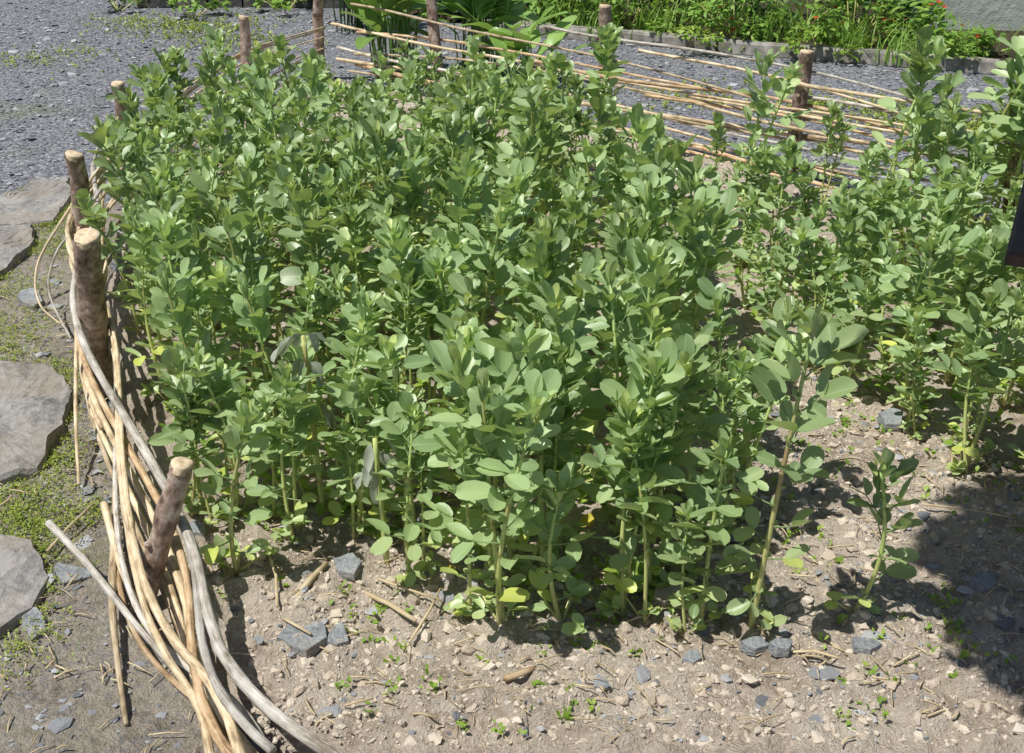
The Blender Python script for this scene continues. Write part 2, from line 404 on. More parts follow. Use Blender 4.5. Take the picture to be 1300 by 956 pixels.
ico = []
t = (1+5**.5)/2
for a in ((-1, t, 0), (1, t, 0), (-1, -t, 0), (1, -t, 0), (0, -1, t), (0, 1, t), (0, -1, -t), (0, 1, -t), (t, 0, -1), (t, 0, 1), (-t, 0, -1), (-t, 0, 1)): ico.append(Vector(a).normalized())
icof = [(0,11,5),(0,5,1),(0,1,7),(0,7,10),(0,10,11),(1,5,9),(5,11,4),(11,10,2),(10,7,6),(7,1,8),(3,9,4),(3,4,2),(3,2,6),(3,6,8),(3,8,9),(4,9,5),(2,4,11),(6,2,10),(8,6,7),(9,8,1)]
ICO = np.array([list(v) for v in ico])
def scatter(name, pts, size, flat, mat, label, cat, jit=.3, tilt=.5, smooth=False):
    n = len(pts); pts = np.array(pts)
    V = np.repeat(ICO[None], n, 0)*(1+rng.uniform(-jit, jit, (n, 12, 1)))
    sc = np.stack([size*rng.uniform(.7, 1.5, n), size*rng.uniform(.5, 1.1, n), size*flat*rng.uniform(.6, 1.2, n)], -1)
    V = V*sc[:, None, :]
    tx = rng.uniform(-tilt, tilt, n); c, s = np.cos(tx)[:, None], np.sin(tx)[:, None]
    y = V[..., 1]*c-V[..., 2]*s; z = V[..., 1]*s+V[..., 2]*c; V = np.stack([V[..., 0], y, z], -1)
    tz = rng.uniform(0, 6.28, n); c, s = np.cos(tz)[:, None], np.sin(tz)[:, None]
    x = V[..., 0]*c-V[..., 1]*s; y = V[..., 0]*s+V[..., 1]*c; V = np.stack([x, y, V[..., 2]], -1)
    V += pts[:, None, :]
    Fc = (np.array(icof)[None]+np.arange(n)[:, None, None]*12).reshape(-1, 3)
    me = bpy.data.meshes.new(name); me.from_pydata(V.reshape(-1, 3).tolist(), [], Fc.tolist())
    a = me.attributes.new('leaf', 'FLOAT_COLOR', 'POINT')
    col = np.ones((n, 12, 4), np.float32); col[..., 0] = rng.uniform(0, 1, n)[:, None]
    a.data.foreach_set('color', col.ravel())
    if smooth: me.polygons.foreach_set('use_smooth', [True]*len(me.polygons))
    return tag(link(name, me, mat), label, cat, None, 'stuff')
def rand_in(poly, n, f=None):
    xs = [p[0] for p in poly]; ys = [p[1] for p in poly]; out = []
    while len(out) < n:
        x, y = R(min(xs), max(xs)), R(min(ys), max(ys))
        if poly_in(x, y, poly) and (f is None or f(x, y)): out.append((x, y))
    return out
def P2(l): return [tuple(at(*p)[:2]) for p in l]
frontpoly = P2([(215, 720), (300, 690), (420, 640), (700, 700), (900, 640), (1000, 480), (1100, 500), (1330, 620), (1420, 960), (340, 960)])
gappoly = P2([(760, 180), (990, 235), (1300, 290), (1050, 340), (960, 420), (1000, 520), (930, 500), (850, 330)])
pts = rand_in(frontpoly, 19000)+rand_in(gappoly, 2600)+rand_in([p for p in bedpoly], 2500)
sz = np.minimum(.0022+rng.pareto(2.5, len(pts))*.0026, .016)
scatter('soil_clods', [(x, y, soilz(x, y)+.002+.05*q) for (x, y), q in zip(pts, sz)], sz, .75, M['clod'], 'dry beige soil crumbs and clods over the bed', 'soil clods', .42, .5)
pts = rand_in(frontpoly, 700)+rand_in(vergepoly, 4200)+rand_in(gappoly, 160)
scatter('slate_chips', [(x, y, soilz(x, y)+.006 if poly_in(x, y, bedpoly) else vergez(x, y)+.006) for x, y in pts], np.minimum(.0035+rng.pareto(1.9, len(pts))*.0035, .026), .2, M['chip'], 'small flat slate chips strewn over soil and verge', 'slate chips', .35, .3)
yard = [(-6, 3.6), (-2.2, 4.2), (-1.9, 5.2), (-1.5, 6.6), (-1.3, 7.4), (-.5, 7.0), (.5, 6.2), (1.4, 5.4), (2.3, 4.6), (4.2, 3.6), (5, 5.5), (3, 7.6), (0, 9.0), (-2, 10.2), (-6, 11)]
pts = rand_in(yard, 15000)
scatter('gravel_stones', [(x, y, .001) for x, y in pts], np.minimum(.006+rng.pareto(2.5, len(pts))*.005, .03), .4, M['chip'], 'loose blue grey slate gravel stones across the yard', 'gravel')

# ------------------------------------------------------------------ stone slabs on the left
def slab(name, poly, th, mat, label, cat, tilt=(0, 0), group=None, zb=-.02, rough=.006):
    c = Vector((sum(p[0] for p in poly)/len(poly), sum(p[1] for p in poly)/len(poly), zb))
    out = []
    for i in range(len(poly)):
        a = Vector(poly[i][:2]); b = Vector(poly[(i+1) % len(poly)][:2]); L = (b-a).length
        k = max(2, int(L/.025))
        for j in range(k):
            p = a.lerp(b, j/k); nn = noise.noise(Vector((p.x*14, p.y*14, 5)))*min(.014, L*.08)+noise.noise(Vector((p.x*45, p.y*45, 9)))*min(.009, L*.04)
            out.append(Vector((p.x+nn-c.x, p.y+nn-c.y)))
    mb = MB(); n = len(out)
    rings = [(1.0, 0), (1.015, th*.4), (1.0, th*.62), (1.008, th*.85), (.99, th*.99), (.93, th), (.8, th), (.65, th), (.5, th), (.35, th), (.2, th), (.08, th)]
    for s, z in rings:
        for p in out:
            x, y = p.x*s, p.y*s
            zz = z+(rough*(fb(x+c.x, y+c.y, 9)+.6*abs(fb(x+c.x, y+c.y, 3, 3)))+x*tilt[0]+y*tilt[1] if z > th*.5 else 0)
            mb.v.append((x, y, zz))
    for k in range(len(rings)-1):
        for i in range(n):
            a = k*n+i; b = k*n+(i+1) % n; mb.f.append((a, b, b+n, a+n))
    mb.f.append(tuple((len(rings)-1)*n+i for i in range(n)))
    o = link(name, mb.mesh(name, False), mat); o.location = c
    return tag(o, label, cat, group)
SG = 'stone slabs along the verge'
SL = [P2([(-150, 300), (0, 262), (45, 240), (90, 234), (94, 258), (70, 290), (0, 297), (-140, 330)]),
      P2([(-140, 340), (0, 301), (42, 296), (46, 318), (8, 356), (-60, 400), (-140, 420)]),
      P2([(-160, 510), (0, 478), (64, 482), (97, 514), (80, 560), (52, 610), (0, 626), (-150, 650)]),
      P2([(-160, 720), (0, 692), (46, 706), (66, 746), (46, 788), (0, 820), (-150, 870)])]
slab('stone_slab', SL[0], .075, M['slab'], 'flat grey stone slab beside the gravel, farthest of the slabs on the left', 'stone slab', (0, 0), SG, -.035, .016)
slab('stone_slab', SL[1], .075, M['slab'], 'grey slab with a dark lower edge just in front of the farthest slab', 'stone slab', (.01, 0), SG, -.03, .016)
slab('stone_slab', SL[2], .10, M['slab'], 'broad brownish grey slab left of the thickest post', 'stone slab', (.0, .01), SG, -.045, .02)
slab('stone_slab', SL[3], .08, M['slab'], 'rough slab at lower left, nearest of the slabs', 'stone slab', (0, .01), SG, -.04, .02)
for px, py, w, h_, lab in [(46, 800, 15, 20, 'small upright slate beside the nearest slab'), (90, 737, 24, 14, 'flat grey slate between the nearest slab and the woven rods'),
                           (40, 388, 16, 12, 'dark blue slate piece in the moss near the second slab'), (393, 829, 34, 22, 'largest flat blue slate on the soil at front left'),
                           (432, 830, 14, 16, 'thin slate leaning right of the largest flat slate'), (446, 742, 22, 14, 'pale stone beside the dry stalks at front'),
                           (845, 780, 24, 15, 'pale beige lump of soil between the front bean stems'), (1130, 553, 16, 11, 'pale blue stone on bare soil by the small lone bean plant'),
                           (1246, 762, 20, 12, 'pale stone lying in the dark shadow at lower right'), (955, 842, 20, 8, 'flat dark slate in front of the tallest front plant'),
                           (1097, 842, 22, 9, 'dark slate half buried at the shadow edge'), (878, 856, 14, 8, 'small grey slate at bottom right of centre'),
                           (990, 852, 16, 8, 'rounded slate right of the flat dark slate'), (250, 690, 18, 10, 'grey stone beside the leaning front post')]:
    pl = []; k = random.randint(5, 7); a0 = R(0, 6)
    for i in range(k):
        a = a0+2*PI*i/k+R(-.25, .25)
        pl.append(tuple(at(px+w*R(.7, 1.25)*math.cos(a), py-h_*R(.7, 1.25)*math.sin(a))[:2]))
    lump = 'lump' in lab; cx, cy = at(px, py)[:2]
    zb = (soilz(cx, cy) if px > 200 else vergez(cx, cy))-.002
    slab('slate_piece' if not lump else 'soil_lump', pl, R(.035, .045) if lump else R(.016, .026), M['clod'] if lump else M['slate'], lab, 'stone' if not lump else 'soil', (R(-.15, .15), R(-.15, .15)), None, zb, .003)

# ------------------------------------------------------------------ woven fence
def crom(P, t):
    i = max(0, min(len(P)-2, int(math.floor(t)))); f = t-i
    p0 = P[max(i-1, 0)]; p1 = P[i]; p2 = P[i+1]; p3 = P[min(i+2, len(P)-1)]
    return .5*((2*p1)+(p2-p0)*f+(2*p0-5*p1+4*p2-p3)*f*f+(3*p1-p0-3*p2+p3)*f**3)
def stake(parent, s, lab=None, stub=True):
    B, T, h, r = s; d = (T-B)
    mb = MB(); k = 16
    pts = [B-d*.12+d*1.12*(i/k)+Vector((noise.noise(Vector((i*.4, r*99, 1))), noise.noise(Vector((i*.4, r*99, 7))), 0))*.006 for i in range(k+1)]
    tube(mb, pts, [r*(1.08-.16*i/k) for i in range(k+1)], 18, R(0, 1), .25, cap=False)
    if stub:
        q = B+d*R(.45, .7); a = R(3.4, 5.6); dd = sph(a, .6)
        tube(mb, [q, q+dd*(r+.008), q+dd*(r+.014)], [r*.4, r*.33, r*.22], 8)
    o = link('stake', mb.mesh('stake'), M['bark'], parent)
    if lab: o['label'] = lab
    cm = MB(); x = d.normalized().orthogonal().normalized(); y = d.normalized().cross(x)
    top = pts[-1]; rr = r*.9; sl = R(-.45, .45)
    for ring, (q, z) in enumerate(((1.0, -.012), (1.0, .004), (.9, .008), (.5, .009), (.02, .008))):
        for j in range(18):
            a = 2*PI*j/18; w = 1+.06*math.sin(3*a+r*77)
            cm.v.append(top+x*(math.cos(a)*rr*q*w)+y*(math.sin(a)*rr*q*w)+d.normalized()*(z+sl*math.cos(a)*rr*q*.6))
    for k2 in range(4):
        for j in range(18):
            a = k2*18+j; b = k2*18+(j+1) % 18; cm.f.append((a, b, b+18, a+18))
    link('cut_end', cm.mesh('cut_end'), M['cut_wood'], o)
def weave(parent, Bp, Tp, t0, t1, z0, sgn, r, mat, fan=0, slope=0, amp=.045, zsc=None, lab=None, fanT=2.2, name='woven_rod', zmin=.02, zn=.012):
    n = int((t1-t0)*14)+6; pts = []; rad = []
    sd = R(0, 99)
    for i in range(n+1):
        t = t0+(t1-t0)*i/n; tc = max(0, min(t, len(Bp)-1.001))
        b = crom(Bp, tc); tt = crom(Tp, tc)
        z = z0*(zsc(t) if zsc else 1)+slope*(t-(t0+t1)/2)+zn*noise.noise(Vector((t*.8, sd, 0)))
        z = max(z, zmin+r)
        e = .02; tan = (crom(Bp, min(tc+e, len(Bp)-1.001))-crom(Bp, max(tc-e, 0))); tan.z = 0; tan.normalize()
        nrm = Vector((-tan.y, tan.x, 0))
        h = (tt.z-b.z) or .5
        p = b+(tt-b)*(z/h)
        lat = sgn*amp*math.cos(PI*(t-2))+.007*noise.noise(Vector((t*1.3, sd, 9)))
        f = max(0, 1-t/fanT); lat += fan*f*f*(3-2*f)
        p = Vector((p.x, p.y, 0))+nrm*lat; p.z = z
        pts.append(p); rad.append(r*(1-.35*i/n))
    mb = MB(); tube(mb, pts, rad, 9, R(0, 1), .3)
    o = link(name, mb.mesh(name), mat, parent)
    if lab: o['label'] = lab
    return o
left = thing('wattle_fence', 'woven willow edging bundled thickly around bark posts along the left of the bean bed', 'wattle fence', (0, 0, 0))
pre = [Vector((-.02, 1.15, 0)), Vector((-.46, 1.64, 0))]
LB = pre+[s[0] for s in ST[:6]]
LT = [p+Vector((0, 0, .4)) for p in pre]+[s[1] for s in ST[:6]]
labs = ['slim leaning front post with a pale cut top', 'thickest post with rough reddish bark', None, None, None, None]
for i, s in enumerate(ST[:6]): stake(left, s, labs[i])
zs = lambda t: .42+.58*max(0, min(1, (t-1.5)/2.2))
for i in range(9):
    z = .03+.33*(i/8)
    t0 = (0, .7, 0, .95, 0, .5, 0, 1.05, .8)[i]
    t1 = R(4.2, 7) if i % 3 else R(3.2, 4.6)
    mt = (M['rod_straw'], M['rod_tan'], M['rod_straw'], M['rod_grey'], M['rod_straw'])[i % 5]
    weave(left, LB, LT, t0, t1, z, 1 if i % 2 else -1, R(.0065, .0115), mt, (.0, .22, .07, .12, .02, .3, .1, .2, .04)[i], R(-.015, .015), .046, zs)
weave(left, LB, LT, 0, 4.6, .36, -1, .0135, M['rod_grey'], -.05, 0, .046, zs, 'thick weathered grey white rod on the inner side')
weave(left, LB, LT, 0.5, 4.2, .3, 1, .0105, M['rod_straw'], .22, 0, .05, zs, None)
for i in range(6):
    weave(left, LB, LT, R(2.6, 3.6), 7, R(.08, .38), random.choice((-1, 1)), R(.006, .009), M['rod_straw'], 0, R(-.01, .02), .045)
def free_rod(parent, keys, r, mat, name='loose_shoot', lab=None, n=26):
    P = [Vector(k) for k in keys]; pts = [crom(P, (len(P)-1.001)*i/n) for i in range(n+1)]
    mb = MB(); tube(mb, pts, [r*(1-.5*i/n) for i in range(n+1)], 8, R(0, 1), .1)
    o = link(name, mb.mesh(name), mat, parent)
    if lab: o['label'] = lab
    return o
free_rod(left, [at(132, 205, .42), at(85, 270, .3), at(48, 335, .14), at(50, 385, .05), at(82, 415, .02)], .006, M['rod_straw'])
free_rod(left, [at(128, 240, .4), at(100, 285, .3), at(72, 320, .2), at(62, 370, .1), at(90, 430, .05)], .006, M['rod_grey'])
free_rod(left, [at(100, 290, .33), at(98, 400, .25), at(96, 520, .12), at(100, 615, .03)], .008, M['rod_straw'])
free_rod(left, [at(62, 664, .10), at(110, 715, .09), at(170, 790, .07), at(232, 862, .05), at(270, 930, .02)], .010, M['rod_grey'], 'loose_shoot', 'split pale rod end poking out to the left')
free_rod(left, [at(145, 690, .06), at(142, 760, .05), at(148, 830, .04), at(160, 920, .03)], .010, M['rod_straw'])
free_rod(left, [at(132, 640, .09), at(158, 730, .06), at(205, 820, .05), at(262, 905, .03)], .010, M['rod_straw'])

back = thing('wattle_fence', 'loose open woven willow fence running across the back right of the bean bed', 'wattle fence', (0, 0, 0))
ext = [Vector((2.9, 3.7, 0)), Vector((3.6, 2.8, 0))]
BB = [s[0] for s in ST[5:]]+ext; BT = [s[1] for s in ST[5:]]+[p+Vector((0, 0, .62)) for p in ext]
for i, s in enumerate(ST[6:]): stake(back, s, ['post leaning left by the large leaved plants', 'post with a pale cut top at the middle of the back', 'straight reddish post nearest the right', None][i])
e0 = (ext[0], ext[0]+Vector((0, 0, .58)), .58, .034); stake(back, e0)
LV = [.06, .12, .18, .24, .31, .37, .44, .51]
for i, z in enumerate(LV):
    for seg in range(3):
        if seg == 0: t0, t1 = R(0, .5), R(1.5, 3.2)
        elif seg == 1: t0, t1 = R(1.1, 2.3), R(3.7, 4.9)
        else: t0, t1 = R(2.2, 3.1), R(5.0, 5.9)
        mt = (M['rod_straw'], M['rod_tan'], M['rod_straw'], M['rod_grey'], M['rod_straw'])[(i+seg) % 5]
        weave(back, BB, BT, t0, t1, z*(.78 if seg == 0 else 1)+R(-.035, .035), 1 if (i+seg) % 2 else -1, R(.0065, .013), mt, 0, R(-.055, .055), .042, None, None, 2.2, 'woven_rod', .02, .06)

# ------------------------------------------------------------------ bean plants
placed = []
def hero(bpx, h, label, stems=1, pool=None, lean=(0, 0), scale=None, wide=1.0):
    p = at(*bpx); p.z = .028; placed.append((p.x, p.y))
    pool = pool or (small if h < .40 else tall)
    ref = .34 if pool[0] in small else .62
    return bean(p, h/ref, label, None, stems, pool, lean, 0, wide)
random.seed(23)
hero((950, 818), .72, 'tallest bean plant at the front right with a thick bare reddish stem leaning right', 1, [herov[0]], (.07, 0), None, 1.0)
hero((1082, 792), .36, 'small lone bean plant on bare soil at the edge of the dark shadow', 1, [small[0]], (.10, 0), None, 1.1)
hero((888, 808), .48, 'short leafy bean plant just left of the tallest front plant', 2, None, (.03, 0), None, 1.2)
hero((640, 816), .62, 'front centre bean plant with a big round leaf low on its stem', 2, None, (.02, 0))
hero((596, 798), .46, 'bean plant at the very front, left of the centre plant, leaning left', 1, [herov[1]], (-.1, 0), None, 1.2)
hero((712, 808), .38, 'small thin bean plant in front of the clump of bare stems', 1, [small[1]], (.1, 0))
hero((302, 742), .42, 'thin small bean plant standing apart at front left beside the leaning post', 1, [small[2]], (0, 0))
hero((374, 700), .46, 'short bean plant second from the leaning post along the front', 2, None, (-.03, 0), None, 1.2)
hero((790, 796), .6, 'bean plant with bare yellow green lower stems right of the front centre', 3, None, (.03, 0))
hero((825, 765), .58, 'bean plant with upright bare stem behind the pale soil lump', 2, None, (.05, 0))
hero((918, 640), .55, 'bean plant at the right corner of the main clump behind the tallest one', 2, None, (.08, 0))
hero((520, 748), .44, 'low bean plant behind the dry stalks at front', 2, None, (-.02, 0), None, 1.2)
hero((690, 748), .58, 'bean plant directly behind the front centre plant', 3, None, (.01, 0))
hero((245, 668), .46, 'bean plant squeezed against the leaning front post', 3, None, (.02, 0), None, 1.1)
hero((300, 672), .44, 'bushy bean plant behind the thin small one at front left', 3, None, (-.02, 0), None, 1.2)
hero((455, 694), .48, 'leafy bean plant below the wilted broken stem', 3, None, (0, 0), None, 1.2)
hero((192, 285), .58, 'bean plant leaning over the fence by the second farthest left post', 3, None, (-.10, 0))
hero((215, 250), .56, 'bean plant beside the left fence just beyond the leaning over one', 3, None, (-.08, 0))
for px, h, lab in [((772, 248), .66, 'tall single bean plant in front of the middle back post'), ((945, 272), .66, 'single tall bean plant just left of the straight back post'),
                   ((905, 300), .46, 'bean plant at the far end of the bare soil gap'), ((1040, 282), .44, 'small bean plant right of the straight back post'),
                   ((1130, 296), .76, 'tall bean plant against the back fence, left of the tallest one there'), ((1185, 306), .64, 'bean plant between the two tallest plants at the back right'),
                   ((1228, 314), .88, 'tallest bean plant of all at the back right corner'), ((1275, 326), .72, 'bean plant at the right edge below the back fence'),
                   ((1160, 328), .62, 'bean plant in front of the two tall plants at the back right'), ((1255, 300), .76, 'bean plant against the fence at the far right, behind the tallest one'),
                   ((825, 272), .40, 'low bean plant at the left rim of the bare soil gap'), ((1090, 326), .46, 'bean plant at the far left corner of the right hand block'),
                   ((1330, 332), .76, 'bean plant cut by the right edge of the view behind the board'), ((700, 222), .46, 'bean plant at the back rim below the loose fence rods')]:
    hero(px, h, lab, 2, tall, (R(-.08, .08), R(-.08, .08)), None, 1.05)
main_poly = P2([(230, 640), (330, 690), (430, 690), (560, 757), (700, 780), (850, 790), (915, 785), (930, 650), (912, 560), (882, 455), (828, 350), (778, 285), (728, 228), (680, 212), (520, 202), (300, 200), (225, 262), (178, 340), (185, 400), (205, 520)])
right_poly = P2([(925, 345), (950, 430), (1028, 490), (1115, 545), (1200, 602), (1310, 622), (1500, 640), (1500, 345), (1250, 345), (1100, 345)])
def poisson(poly, r, tries):
    xs = [p[0] for p in poly]; ys = [p[1] for p in poly]; out = []
    for _ in range(tries):
        x, y = R(min(xs), max(xs)), R(min(ys), max(ys))
        if not poly_in(x, y, poly): continue
        if any((x-a)**2+(y-b)**2 < r*r for a, b in out): continue
        if any((x-a)**2+(y-b)**2 < (.105)**2 for a, b in placed): continue
        out.append((x, y))
    return out
A = poisson(main_poly, .170, 12000); B_ = poisson(right_poly, .155, 6000)
print('BEANS', len(A), len(B_))
def band(y):
    return 'front' if y < 2.7 else 'near middle' if y < 3.5 else 'far middle' if y < 4.5 else 'back'
for x, y in A:
    k = (y-2.0)/4; xl = -.75-.75*min(1, max(0, k)*1.6); xr = .75
    f = (x-xl)/(xr-xl)
    side = 'left side' if f < .33 else 'centre' if f < .67 else 'right side'
    lab = f'leafy bean plant crowded in the {band(y)} of the main block, {side}'
    sc = R(.76, 1.08)
    if y < 2.6 and x < -.2: sc *= .84
    if y > 4.6: sc *= .9
    bean((x, y, .028), sc, lab, lab.replace('leafy bean plant crowded', 'bean plants'))
for x, y in B_:
    lab = f"bean plant in the separate right hand block, {'left flank' if x < 1.27 else 'right part'}, {'front' if y < 3.1 else 'far'} half"
    bean((x, y, .028), R(.6, .84), lab, lab.replace('bean plant', 'bean plants'), random.choice((2, 2, 3)), tall, (0, 0), None, R(1.05, 1.25))
def bare_stem(base, h, lean, label, wilt):
    root = thing('broad_bean_plant', label, 'bean plant', base)
    st = MB(); pts = [Vector((lean*t*h, 0, h*t)) for t in [i/8 for i in range(9)]]
    tube(st, pts, [.0075-.002*i/8 for i in range(9)], 8, .4, square=True)
    for k in range(len(st.v)): st.c[k] = (st.c[k][0], .4, st.c[k][2])
    link('stem', st.mesh('stem'), M['bean_stem'], root)
    if wilt:
        wm = MB()
        for i in range(11):
            a = R(0, 6.28); q = pts[random.randint(5, 8)]
            leaflet(wm, q+sph(a, 0)*R(.01, .03), sph(a, R(-1.4, -.8)), sph(a, .3), R(.05, .08), R(.025, .04), R(.5, 1), R(-.2, .2), R(0, 1), wob=.15)
        o = link('wilted_leaves', wm.mesh('wilted_leaves'), M['wilt_leaf'], root); o['label'] = 'pale grey drooping leaves'
p = at(412, 668); bare_stem((p.x, p.y, .028), .50, -.02, 'snapped bean stem with pale drooping wilted leaves left of centre', True)
p = at(530, 722); bare_stem((p.x, p.y, .028), .40, -.05, 'bare cut bean stem sticking up at front left of centre', False)
p = at(492, 728); bare_stem((p.x, p.y, .028), .34, -.03, 'low wilted bean stem with crumpled grey leaves by the bare cut stem', True)
def fallen(px, z, mat, L, label):
    mb = MB(); leaflet(mb, Vector((0, 0, 0)), sph(R(0, 6), .15), UP+Vector((R(-.3, .3), -.4, 0)), L, L*.6, .3, .1, .5)
    o = link('fallen_leaf', mb.mesh('fallen_leaf'), mat); p = at(*px); o.location = (p.x, p.y, z); tag(o, label, 'leaf')
fallen((560, 742), .045, M['yellow_leaf'], .04, 'small yellow fallen leaf on the soil at front left of centre')
fallen((735, 690), .05, M['yellow_leaf'], .05, 'yellow fallen leaf among the bare stems right of centre')
fallen((1225, 590), .05, M['yellow_leaf'], .045, 'yellow leaf on the soil under the right hand block')

# ------------------------------------------------------------------ dry stalks on the soil
for a, b, r, lab in [((462, 752), (528, 788), .006, 'pale straight dry stalk lying on the soil at front'), ((375, 760), (415, 715), .008, 'short broad dry stalk near the front left, slanting up'),
                     ((480, 735), (560, 762), .003, 'thin dry twig above the pale straight stalk'), ((520, 815), (560, 745), .003, 'thin dry twig standing across the end of the pale stalk'),
                     ((340, 700), (352, 770), .004, 'brown dry stalk right of the thin small front plant'), ((360, 785), (395, 805), .004, 'short straw just above the largest flat slate'),
                     ((640, 862), (680, 848), .007, 'short orange brown stick at the bottom centre'), ((1170, 640), (1300, 660), .0025, 'long thin twig lying in shade below the right hand block'),
                     ((0, 642), (16, 628), .003, 'thin straw on the moss at the left edge'), ((60, 700), (118, 640), .0035, 'thin dry shoot slanting out of the weave on the left'),
                     ((1000, 828), (1068, 836), .003, 'thin straw right of the tallest front plant'), ((815, 235), (820, 195), .006, 'short pale stub of cane by the bare soil gap')]:
    z0 = .05 if a[0] > 200 else .035
    A0 = at(a[0], a[1], z0); B0 = at(b[0], b[1], z0+R(0, .02)); mid = (A0+B0)/2+Vector((R(-.01, .01), R(-.01, .01), .005))
    mb = MB(); tube(mb, [A0, (A0+mid)/2, mid, (mid+B0)/2, B0], [r, r, r*.95, r*.9, r*.75], 7, R(0, 1), .2)
    tag(link('dry_stalk', mb.mesh('dry_stalk'), M['rod_tan'] if 'orange' in lab else M['straw']), lab, 'dry stalk')
mb = MB()
for x, y in rand_in(vergepoly, 700, lambda x, y: x > -2.2 and y < 3.8)+rand_in(frontpoly, 520):
    z = soilz(x, y)+.012 if poly_in(x, y, bedpoly) else vergez(x, y)+.014
    l = R(.015, .07); a = R(0, 6.28); d = sph(a, R(-.1, .15))
    tube(mb, [Vector((x, y, z)), Vector((x, y, z))+d*l*.5+Vector((R(-.004, .004), R(-.004, .004), .003)), Vector((x, y, z))+d*l], R(.0008, .0022), 5)
tag(link('straw_litter', mb.mesh('straw_litter'), M['straw']), 'scraps of straw and twig littering soil and verge', 'litter', None, 'stuff')

# ------------------------------------------------------------------ low weeds and moss (uncountable)
def weeds(name, pts, mat, lsz, per, label, cat, up=.5, hz=.03, spread=.012, wr=(.4, .7)):
    mb = MB()
    for x, y in pts:
        c = Vector((x, y, hz)); k = random.randint(*per); rr = R(.1, .9)
        for i in range(k):
            a = R(0, 6.28); l = R(*lsz)
            leaflet(mb, c+Vector((R(-spread, spread), R(-spread, spread), R(0, spread))), sph(a, R(.1, 1.2)*up*2), UP+Vector((R(-.3, .3), R(-.3, .3), 0)), l, l*R(*wr), .2, -.1, min(1, max(0, rr+R(-.2, .2))), 3, 2)
    return tag(link(name, mb.mesh(name), mat), label, cat, None, 'stuff')
cl = []
for cx, cy in rand_in(frontpoly, 50)+rand_in(main_poly, 70)+rand_in(right_poly, 25):
    cl += [(cx+random.gauss(0, .05), cy+random.gauss(0, .05)) for _ in range(random.randint(2, 8))]
weeds('weed_seedlings', cl, M['weed'], (.007, .018), (3, 7), 'tiny bright green weed seedlings scattered over the bed', 'weeds', .5, .036)
cl = rand_in(main_poly, 560)+rand_in(right_poly, 160)
weeds('basal_shoots', cl, M['weed'], (.02, .048), (3, 6), 'low yellow green shoots under the bean plants', 'undergrowth', .4, .045)
mo = []
for px, py, sx, n_ in [(12, 430, .08, 420), (25, 650, .09, 850), (70, 480, .05, 200), (35, 682, .06, 240), (70, 300, .08, 300), (80, 320, .06, 200), (40, 830, .05, 100), (75, 590, .05, 200), (15, 460, .06, 140), (110, 660, .03, 70), (20, 372, .08, 280), (60, 700, .05, 100), (90, 500, .04, 80)]:
    p = at(px, py); mo += [(p.x+random.gauss(0, sx), p.y+random.gauss(0, sx*1.3)) for _ in range(n_)]
for pl in SL:
    for i in range(len(pl)):
        a = Vector(pl[i]); b = Vector(pl[(i+1) % len(pl)])
        if min(a.x, b.x) < -2.6: continue
        k0 = R(0, 1)
        for _ in range(int((b-a).length*360)):
            f = random.random()
            if noise.noise(Vector((a.x+f*3, a.y*3, k0*9))) < -.05: continue
            q = a.lerp(b, f); mo.append((q.x+random.gauss(.012, .018), q.y+random.gauss(-.005, .018)))
weeds('moss', mo, M['moss'], (.003, .009), (4, 6), 'yellow green moss tufts on the verge between the slabs', 'moss', .5, .022, .009, (.3, .5))
mo = []
for px, py, sx, n_ in [(250, 36, .25, 400), (170, 30, .2, 160), (60, 75, .25, 120), (1240, 165, .22, 600), (1150, 150, .2, 350), (1030, 135, .15, 200), (300, 55, .25, 250), (880, 125, .2, 160)]:
    p = at(px, py); mo += [(p.x+random.gauss(0, sx), p.y+random.gauss(0, sx)) for _ in range(n_)]
weeds('yard_weeds', mo, M['moss'], (.01, .028), (3, 5), 'low weeds and moss growing through the gravel', 'weeds', .5, .004)

# ------------------------------------------------------------------ beyond the fence
K0 = Vector((-.25, 9.1, 0)); K1 = Vector((4.9, 6.85, 0)); kd = (K1-K0).normalized(); kn = Vector((-kd.y, kd.x, 0))
KL = (K1-K0).length; nk = 3
for i in range(nk):
    off = kn*R(-.02, .02)
    a = K0+kd*(KL*i/nk+.012)+off; b = K0+kd*(KL*(i+1)/nk-.012)+off+kn*R(-.03, .03); w = .05; hh = .085+R(-.01, .012)
    mb = MB(); m_ = 30
    prof = [(-w, 0), (-w, hh*.8), (-w*.7, hh), (w*.7, hh), (w, hh*.8), (w, 0)]
    for j in range(m_+1):
        c = a.lerp(b, j/m_)
        for (u, z) in prof:
            q = c+kn*(u*(1+.25*noise.noise(Vector((c.x*3, z*20, u*9)))))+Vector((0, 0, z*(1+.15*noise.noise(Vector((c.x*3, c.y*3, u*20))))))
            mb.v.append(q); mb.c.append((.3+.1*i, j/m_, (u+w)/w/2))
    for j in range(m_):
        for q in range(5): e = j*6+q; mb.f.append((e, e+6, e+7, e+1))
    mb.f.append(tuple(range(6))); mb.f.append(tuple(m_*6+q for q in reversed(range(6))))
    tag(link('kerb_sleeper', mb.mesh('kerb_sleeper', False), M['sleeper']), ['weathered edging log behind the middle back post, nearest the large leaved plants', 'weathered edging log behind the straight reddish post', 'weathered edging log at the right, in front of the pale wall'][i], 'edging', 'edging logs of the far bed')
fb_poly = [tuple((K0+kn*.06)[:2]), tuple((K1+kn*.06)[:2]), (7, 9), (7, 16), (-1.5, 16), (-1.2, 10.2)]
sheet('flower_bed_soil', fb_poly, .12, lambda x, y: .04+.03*fb(x, y, 2), M['dark_soil'], 'dark soil of the far flower bed behind the edging', 'soil')
